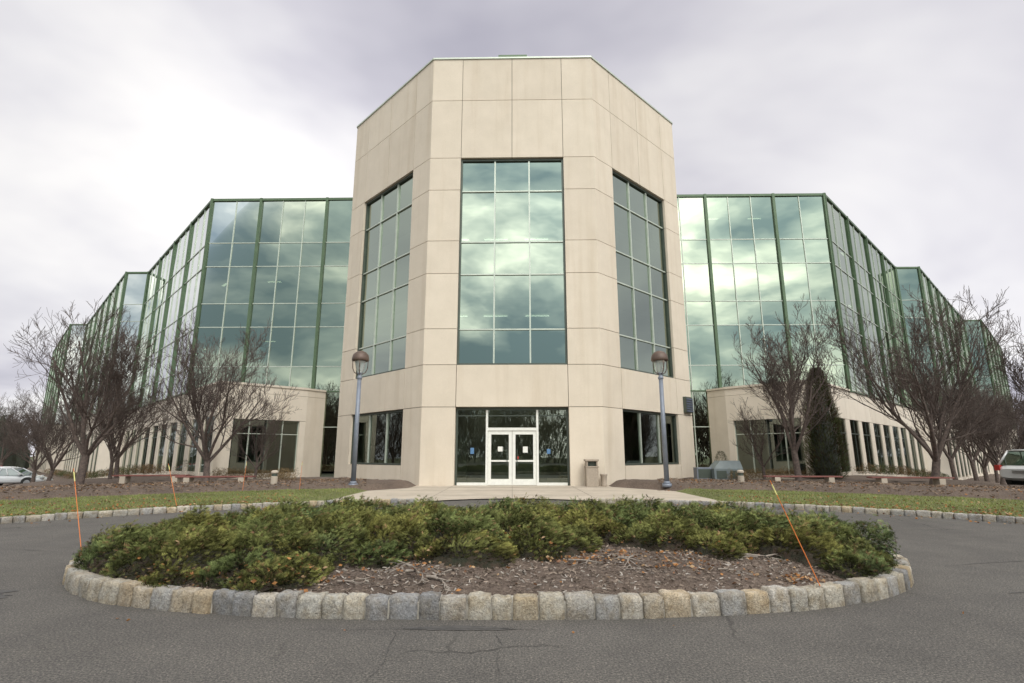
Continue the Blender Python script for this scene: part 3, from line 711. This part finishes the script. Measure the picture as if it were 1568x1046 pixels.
    for si,(a,b_,nb) in enumerate((((15.5,27.8),(34.2,46.5),5),((36.3,46.5),(56,66.2),6),((58.2,66.2),(76,84.0),5))):
        fr=Fr(X(a),X(b_),s); w=fr.L/nb
        for i in range(nb):
            u0=i*w;u1=u0+w; pl=.42
            for (q0,q1) in ((u0,u0+pl),(u0+w/2-.36,u0+w/2+.36),(u1-pl,u1)):
                fbox(wc,fr,q0+(.0 if i==0 and q0==u0 else .006),q1-.006,-1.9,3.28,-.3,.06)
            fbox(wc,fr,u0+.008,u1-.008,3.3,4.6,-.5,.06); fbox(wc,fr,u0+.008,u1-.008,4.615,5.0,-.5,.06)
            for (q0,q1) in ((u0+pl,u0+w/2-.36),(u0+w/2+.36,u1-pl)):
                pane(wg,fr,q0,q1,-.6,3.28,.0,2,.002); qq=(q0+q1)/2; fbox(wm,fr,qq-.025,qq+.025,-.6,3.28,-.03,.03,2)
                fbox(wc,fr,q0,q1,-1.9,-.0+dip(fr.p(q0,0)[0])+.35,-.3,.03)
                fbox(wm,fr,q0,q1,2.45,2.51,-.02,.025,2)
        fbox(wc,fr,-.02,fr.L+.02,5.002,5.1,-.5,.14)
        A=Vector(fr.p(0,0,-2.5));B=Vector(fr.p(fr.L,0,-2.5)); wi.poly([A+Vector((0,0,-2)),B+Vector((0,0,-2)),B+Vector((0,0,4.9)),A+Vector((0,0,4.9))],0)
    for a,b_ in (((34.2,46.5),(36.3,46.5)),((56,66.2),(58.2,66.2))):
        fr=Fr(X(a),X(b_),s); fbox(wc,fr,0,fr.L,-1.9,5.0,-.4,.05)
    wc.obj("wing_concrete_base",[M_conc2],parent=bld); wg.obj("wing_glazing",[M_glass,M_clear,M_gfl],parent=bld)
    wm.obj("wing_mullions",[M_silver,M_green,M_bronze],parent=bld); wi.obj("wing_interior",[M_intd,M_intd,M_int,M_joint,M_tube],parent=bld)
build_wing(1);build_wing(-1)
gl.obj("tower_glazing",[M_glass2,M_clear],parent=bld)
mu.obj("tower_mullions",[M_silver,M_bronze,M_bronze,M_white,M_blue,M_red],parent=bld)
fr=Fr(oc[3],oc[4]); vb=MB(); fbox(vb,fr,6.75,7.45,3.35,4.15,.0,.16,0)
for i in range(6): fbox(vb,fr,6.78,7.42,3.4+i*.12,3.46+i*.12,.163,.20,1)
vb.obj("wall_louvre",[M_bronze,simple("louvre_blue",(.12,.14,.2),bst=0)],parent=bld)
ROT=R(-1.1); piv=Vector((0,22.4,0)); rm=Matrix.Rotation(ROT,4,'Z')
bld.matrix_world=Matrix.Translation(piv)@rm@Matrix.Translation(-piv)

# ------------------------------------------------------------------ street furniture
M_post=simple("painted_post",(.22,.245,.30),(.19,.21,.25),4,.5,.2,bst=0)
M_cap=simple("lamp_cap",(.14,.09,.07),(.11,.075,.058),4,.5,.2,bst=0)
m,nt,b=newmat("lamp_lens"); b.inputs["Base Color"].default_value=(.62,.66,.64,1); b.inputs["Roughness"].default_value=.15; b.inputs["Transmission Weight"].default_value=.5; M_lens=m
for x in (-5.66,5.52):
    l=MB()
    l.cyl((0,0,0),(0,0,.12),.17,.17,20,0); l.cyl((0,0,.12),(0,0,.2),.14,.10,20,0); l.cyl((0,0,.2),(0,0,3.95),.09,.075,20,0)
    l.lathe([(.075,3.85),(.10,3.88),(.10,3.94),(.07,3.98),(.06,4.04),(.1,4.08),(.1,4.1),(0,4.11)],(0,0,0),20,0)
    l.lathe([(.09,4.10),(.13,4.2),(.19,4.48),(.2,4.56),(.0,4.57)],(0,0,0),20,2)
    for k in range(4):
        a=k*math.pi/2+.2; c,s_=math.cos(a),math.sin(a); pr=[(.08,4.04),(.2,4.12),(.27,4.28),(.28,4.56)]
        for (r0,z0),(r1,z1) in zip(pr[:-1],pr[1:]): l.cyl((c*r0,s_*r0,z0),(c*r1,s_*r1,z1),.016,.016,6,1)
    l.lathe([(0,4.55),(.3,4.55),(.315,4.58),(.31,4.66),(.28,4.78),(.2,4.87),(.1,4.92),(.0,4.93)],(0,0,0),24,1)
    o=l.obj("street_lamp",[M_post,M_cap,M_lens],loc=(x,19.6,.14))
    for p in o.data.polygons: p.use_smooth=len(p.vertices)==4
M_agg=simple("aggregate_bin",(.42,.35,.28),(.32,.27,.22),40,.9,bs=60,bst=.6)
t=MB(); t.box(-.24,.24,-.24,.24,0,.74,0); t.box(-.26,.26,-.26,.26,.74,.79,1)
for sx in (-.23,.17): t.box(sx,sx+.06,-.24,.24,.79,.98,1)
t.box(-.17,.17,.18,.23,.79,.98,1); t.box(-.27,.27,-.27,.27,.98,1.06,0)
t.box(-.168,.168,-.1,.17,.792,.97,2)
t.obj("trash_receptacle",[M_agg,M_agg,M_bronze],loc=(3.18,21.9,.03),bevel=.012)
t=MB(); t.lathe([(0,0),(.13,0),(.14,.04),(.11,.1),(.13,.4),(.15,.44),(.15,.48),(.12,.48),(.11,.44),(0,.44)],(0,0,0),16,0)
t.obj("ash_urn",[M_agg],smooth=True,loc=(3.68,22.0,.03))
t=MB(); t.box(-.65,.65,-.4,.4,0,.5,0); t.hexa([(-.65,-.4,.5),(.65,-.4,.5),(.65,.4,.5),(-.65,.4,.5),(-.3,-.25,.85),(.6,-.25,.85),(.6,.4,.85),(-.3,.4,.85)],0); t.box(-.55,-.1,-.415,-.402,.08,.42,1); t.box(.05,.55,-.415,-.402,.08,.42,1)
t.obj("utility_cabinet",[simple("cabinet_paint",(.20,.235,.24),(.16,.19,.2),3,.5,bst=0),M_bronze],loc=(9.7,24.9,.15),bevel=.03)
t=MB(); t.box(-.35,.35,-.25,.25,0,.55,0); t.box(-.3,.3,-.26,-.252,.08,.48,1); t.obj("utility_cabinet",[M_post,M_bronze],loc=(8.75,25.1,.15),bevel=.03)
for x,y in ((-8.4,19.4),(8.3,19.9)):
    t=MB(); t.lathe([(0,0),(.11,0),(.11,.36),(.09,.37),(.09,.47),(.12,.48),(.12,.53),(.08,.57),(0,.58)],(0,0,0),16,0); t.cyl((0,0,.372),(0,0,.468),.094,.094,12,1)
    t.obj("bollard_light",[M_walk,M_bronze],loc=(x,y,.15))
M_redb=simple("red_bench_slat",(.22,.075,.06),(.16,.06,.05),6,.6,bst=.2)
for x,y in ((-11.0,20.4),(10.9,20.6),(-14.2,21.6),(14.2,19.6)):
    t=MB()
    for sx in (-1.05,.85): t.box(sx,sx+.2,-.2,.2,-.1,.27,0)
    for sy in (-.2,-.06,.08): t.box(-1.35,1.35,sy,sy+.12,.272,.32,1)
    t.obj("bench",[M_walk,M_redb],loc=(x,y,dip(x)+.17),rot=(0,0,.12 if x<0 else -.12),bevel=.01)
M_or=simple("orange_stake",(.75,.22,.05),(.65,.18,.04),6,.5,bst=0); M_ref=simple("reflective_band",(.8,.75,.3),bst=0)
def stake(b_,t_,r=.0045):
    k=MB(); b_=Vector(b_);t_=Vector(t_); k.cyl(b_,t_,r,r*.9,8,0); k.cyl(b_.lerp(t_,.86),b_.lerp(t_,.96),r*1.35,r*1.35,8,1); k.obj("marker_stake",[M_or,M_ref])
stake((2.62,4.85,.15),(2.30,4.9,1.03)); stake((-4.62,6.1,.1),(-5.05,6.3,1.1),.004)
for x,y,dx in ((-7.8,12.9,-.35),(-8.6,17.6,.02),(10.6,11.0,-.1),(-6.9,17.9,0)):
    stake((x,y,.1),(x+dx,y+.05,1.05),.006)

M_tire=simple("tyre",(.02,.02,.02),bst=.1); M_hub=simple("alloy",(.45,.45,.46),metal=.7,rough=.35,bst=0)
M_carg=glassmat("car_glass",(.5,.55,.55),(.15,.17,.17),.4,0)
def car(name,loc,rz,paint,suv=True):
    m,nt,b=newmat("car_paint"); b.inputs["Base Color"].default_value=(*paint,1); b.inputs["Roughness"].default_value=.3; b.inputs["Coat Weight"].default_value=.8
    t=MB(); hz=1.62 if suv else 1.42; bz=.98 if suv else .88
    st=[(0,.42,.80,.74),(.06,.36,.92,.82),(.3,.3,bz,.88),(1.2,.27,bz+.01,.91),(2.4,.27,bz-.01,.91),(3.3,.28,bz-.05,.90),(3.9,.3,bz-.14,.87),(4.35,.33,bz-.26,.8),(4.52,.4,bz-.38,.68)]
    n=16; o=len(t.v)
    for x,z0,z1,w in st:
        for k_ in range(n):
            a=2*math.pi*(k_+.5)/n; c,s_=math.cos(a),math.sin(a)
            t.v.append((x,w*math.copysign(abs(c)**.35,c),(z0+z1)/2+(z1-z0)/2*math.copysign(abs(s_)**.45,s_)))
    for i in range(len(st)-1):
        for k_ in range(n): t.f.append((o+i*n+k_,o+i*n+(k_+1)%n,o+(i+1)*n+(k_+1)%n,o+(i+1)*n+k_)); t.m.append(0)
    t.f.append(tuple(o+k_ for k_ in range(n))); t.m.append(0); t.f.append(tuple(o+(len(st)-1)*n+k_ for k_ in range(n))); t.m.append(0)
    b0,b1=(.12,3.35) if suv else (.55,3.3); r0,r1=(.5,2.35) if suv else (1.3,2.4)
    B=[(b0,-.84),(b1,-.82),(b1,.82),(b0,.84)]; T=[(r0,-.64),(r1,-.63),(r1,.63),(r0,.64)]
    bb=[(x,y,bz-.03) for x,y in B]; tt_=[(x,y,hz-.06) for x,y in T]
    for i in range(4): t.poly([bb[i],bb[(i+1)%4],tt_[(i+1)%4],tt_[i]],1)
    t.hexa([(r0-.05,-.66,hz-.07),(r1+.05,-.65,hz-.07),(r1+.05,.65,hz-.07),(r0-.05,.66,hz-.07),(r0+.15,-.55,hz),(r1-.1,-.54,hz),(r1-.1,.54,hz),(r0+.15,.55,hz)],0)
    for i in range(4): t.cyl(bb[i],tt_[i],.045,.04,8,0)
    for sy in (-1,1):
        for fx_ in (.42,.68):
            xb=b0+(b1-b0)*fx_*.95; xt=r0+(r1-r0)*fx_; t.cyl((xb,sy*.845,bz-.03),(xt,sy*.65,hz-.06),.035,.03,6,0)
        for wx in (.85,3.6):
            t.cyl((wx,sy*.72,.34),(wx,sy*.925,.34),.40,.40,24,2); t.cyl((wx,sy*.70,.33),(wx,sy*.945,.33),.33,.33,24,2); t.cyl((wx,sy*.94,.33),(wx,sy*.955,.33),.21,.19,14,3)
        t.box(-.02,.16,sy*.83-.1,sy*.83+.1,.72,.95,4); t.box(4.28,4.46,sy*.62-.12,sy*.62+.12,.58,.7,3)
        t.box(3.0,3.18,sy*.97-.08,sy*.97+.08,bz,bz+.12,0)
    t.box(-.03,.02,-.26,.26,.62,.74,3)
    ob=t.obj(name,[m,M_carg,M_tire,M_hub,M_red],loc=loc,rot=(0,0,rz))
    for p in ob.data.polygons: p.use_smooth=(p.material_index==0 and len(p.vertices)==4)
    return ob
car("parked_car",(21.3,23.0,dip(22)+.0),R(12),(.75,.75,.75))
car("parked_car",(-39.5,40.5,dip(-39)),R(15),(.55,.56,.58),False)
car("parked_car",(-44,45,dip(-44)),R(15),(.75,.75,.75),False)
car("parked_car",(-50,50,dip(-50)),R(10),(.3,.05,.05),False)

# ------------------------------------------------------------------ world & light
w=bpy.data.worlds.new("World"); scene.world=w; w.use_nodes=True; nt=w.node_tree; nt.nodes.clear()
sd=Vector((.25,-.72,.75)).normalized(); el=math.asin(sd.z); az=math.atan2(sd.x,sd.y)
out=N(nt,"ShaderNodeOutputWorld"); sky=N(nt,"ShaderNodeTexSky",sky_type='NISHITA'); sky.sun_disc=False; sky.sun_elevation=el; sky.sun_rotation=az
b1=N(nt,"ShaderNodeBackground"); b1.inputs[1].default_value=.1; nt.links.new(sky.outputs[0],b1.inputs[0])
tc=N(nt,"ShaderNodeTexCoord"); sx=N(nt,"ShaderNodeSeparateXYZ"); nt.links.new(tc.outputs["Generated"],sx.inputs[0])
def M(op,a,b_=None,c=None,cl=False):
    n=N(nt,"ShaderNodeMath",operation=op); n.use_clamp=cl
    for i,q in enumerate((a,b_,c)):
        if q is None: continue
        if isinstance(q,(int,float)): n.inputs[i].default_value=q
        else: nt.links.new(q,n.inputs[i])
    return n.outputs[0]
zz=M('ADD',M('MAXIMUM',sx.outputs[2],0.0),.25)
cx=N(nt,"ShaderNodeCombineXYZ"); nt.links.new(M('DIVIDE',sx.outputs[0],zz),cx.inputs[0]); nt.links.new(M('DIVIDE',sx.outputs[1],zz),cx.inputs[1]); cx.inputs[2].default_value=2.7
cl=noi(nt,cx.outputs[0],.75,5,.54,.3)
cr=ramp(nt,cl,[(.30,(.44,.43,.50)),(.42,(.61,.595,.65)),(.52,(.78,.765,.785)),(.60,(.90,.88,.87)),(.72,(.98,.96,.94))])
mp2=N(nt,"ShaderNodeMapping"); mp2.inputs["Scale"].default_value=(1.6,1.6,3.6); mp2.inputs["Location"].default_value=(3.1,.4,.7); nt.links.new(tc.outputs["Generated"],mp2.inputs[0])
cl2=noi(nt,mp2.outputs[0],1.9,5,.54,.25)
cr2=ramp(nt,cl2,[(.36,(.22,.28,.33)),(.46,(.46,.51,.53)),(.53,(.85,.86,.83)),(.60,(1.4,1.36,1.25)),(.70,(1.9,1.85,1.7))])
south=M('MULTIPLY_ADD',sx.outputs[1],-2.2,.1,True)
mc=N(nt,"ShaderNodeMix",data_type='RGBA'); nt.links.new(south,mc.inputs[0]); nt.links.new(cr.outputs[0],mc.inputs[6]); nt.links.new(cr2.outputs[0],mc.inputs[7])
def lobe(d,p,g_):
    dt=N(nt,"ShaderNodeVectorMath",operation='DOT_PRODUCT'); nt.links.new(tc.outputs["Generated"],dt.inputs[0]); dt.inputs[1].default_value=Vector(d).normalized()
    return M('MULTIPLY',M('POWER',M('MAXIMUM',dt.outputs["Value"],0.0),p),g_)
tot=M('ADD',M('ADD',lobe(sd,5.0,2.4),1.0),M('ADD',lobe((-.36,.85,.45),22,.20),lobe((.75,.8,.30),16,.14)))
hz=M('MULTIPLY_ADD',M('POWER',M('SUBTRACT',1.0,M('ABSOLUTE',sx.outputs[2]),None,True),8.0),.14,tot)
vm=N(nt,"ShaderNodeVectorMath",operation='SCALE'); nt.links.new(mc.outputs[2],vm.inputs[0]); nt.links.new(hz,vm.inputs[3])
b2=N(nt,"ShaderNodeBackground"); nt.links.new(vm.outputs[0],b2.inputs[0]); b2.inputs[1].default_value=1.08
mxs_=N(nt,"ShaderNodeMixShader"); mxs_.inputs[0].default_value=.94
nt.links.new(b1.outputs[0],mxs_.inputs[1]); nt.links.new(b2.outputs[0],mxs_.inputs[2]); nt.links.new(mxs_.outputs[0],out.inputs[0])
ld=bpy.data.lights.new("sun",'SUN'); ld.energy=1.5; ld.angle=R(20); ld.color=(1,.95,.86)
lo=bpy.data.objects.new("sun",ld); scene.collection.objects.link(lo); lo.rotation_euler=(-sd).to_track_quat('-Z','Y').to_euler()

cam=bpy.data.cameras.new("camera"); cam.lens=18.71; cam.sensor_width=36; cam.clip_end=3000
co=bpy.data.objects.new("camera",cam); scene.collection.objects.link(co); co.location=(0,0,H0); co.rotation_euler=(R(90+12.05),0,0); scene.camera=co
scene.view_settings.view_transform='Standard'; scene.view_settings.look='None'; scene.view_settings.exposure=0
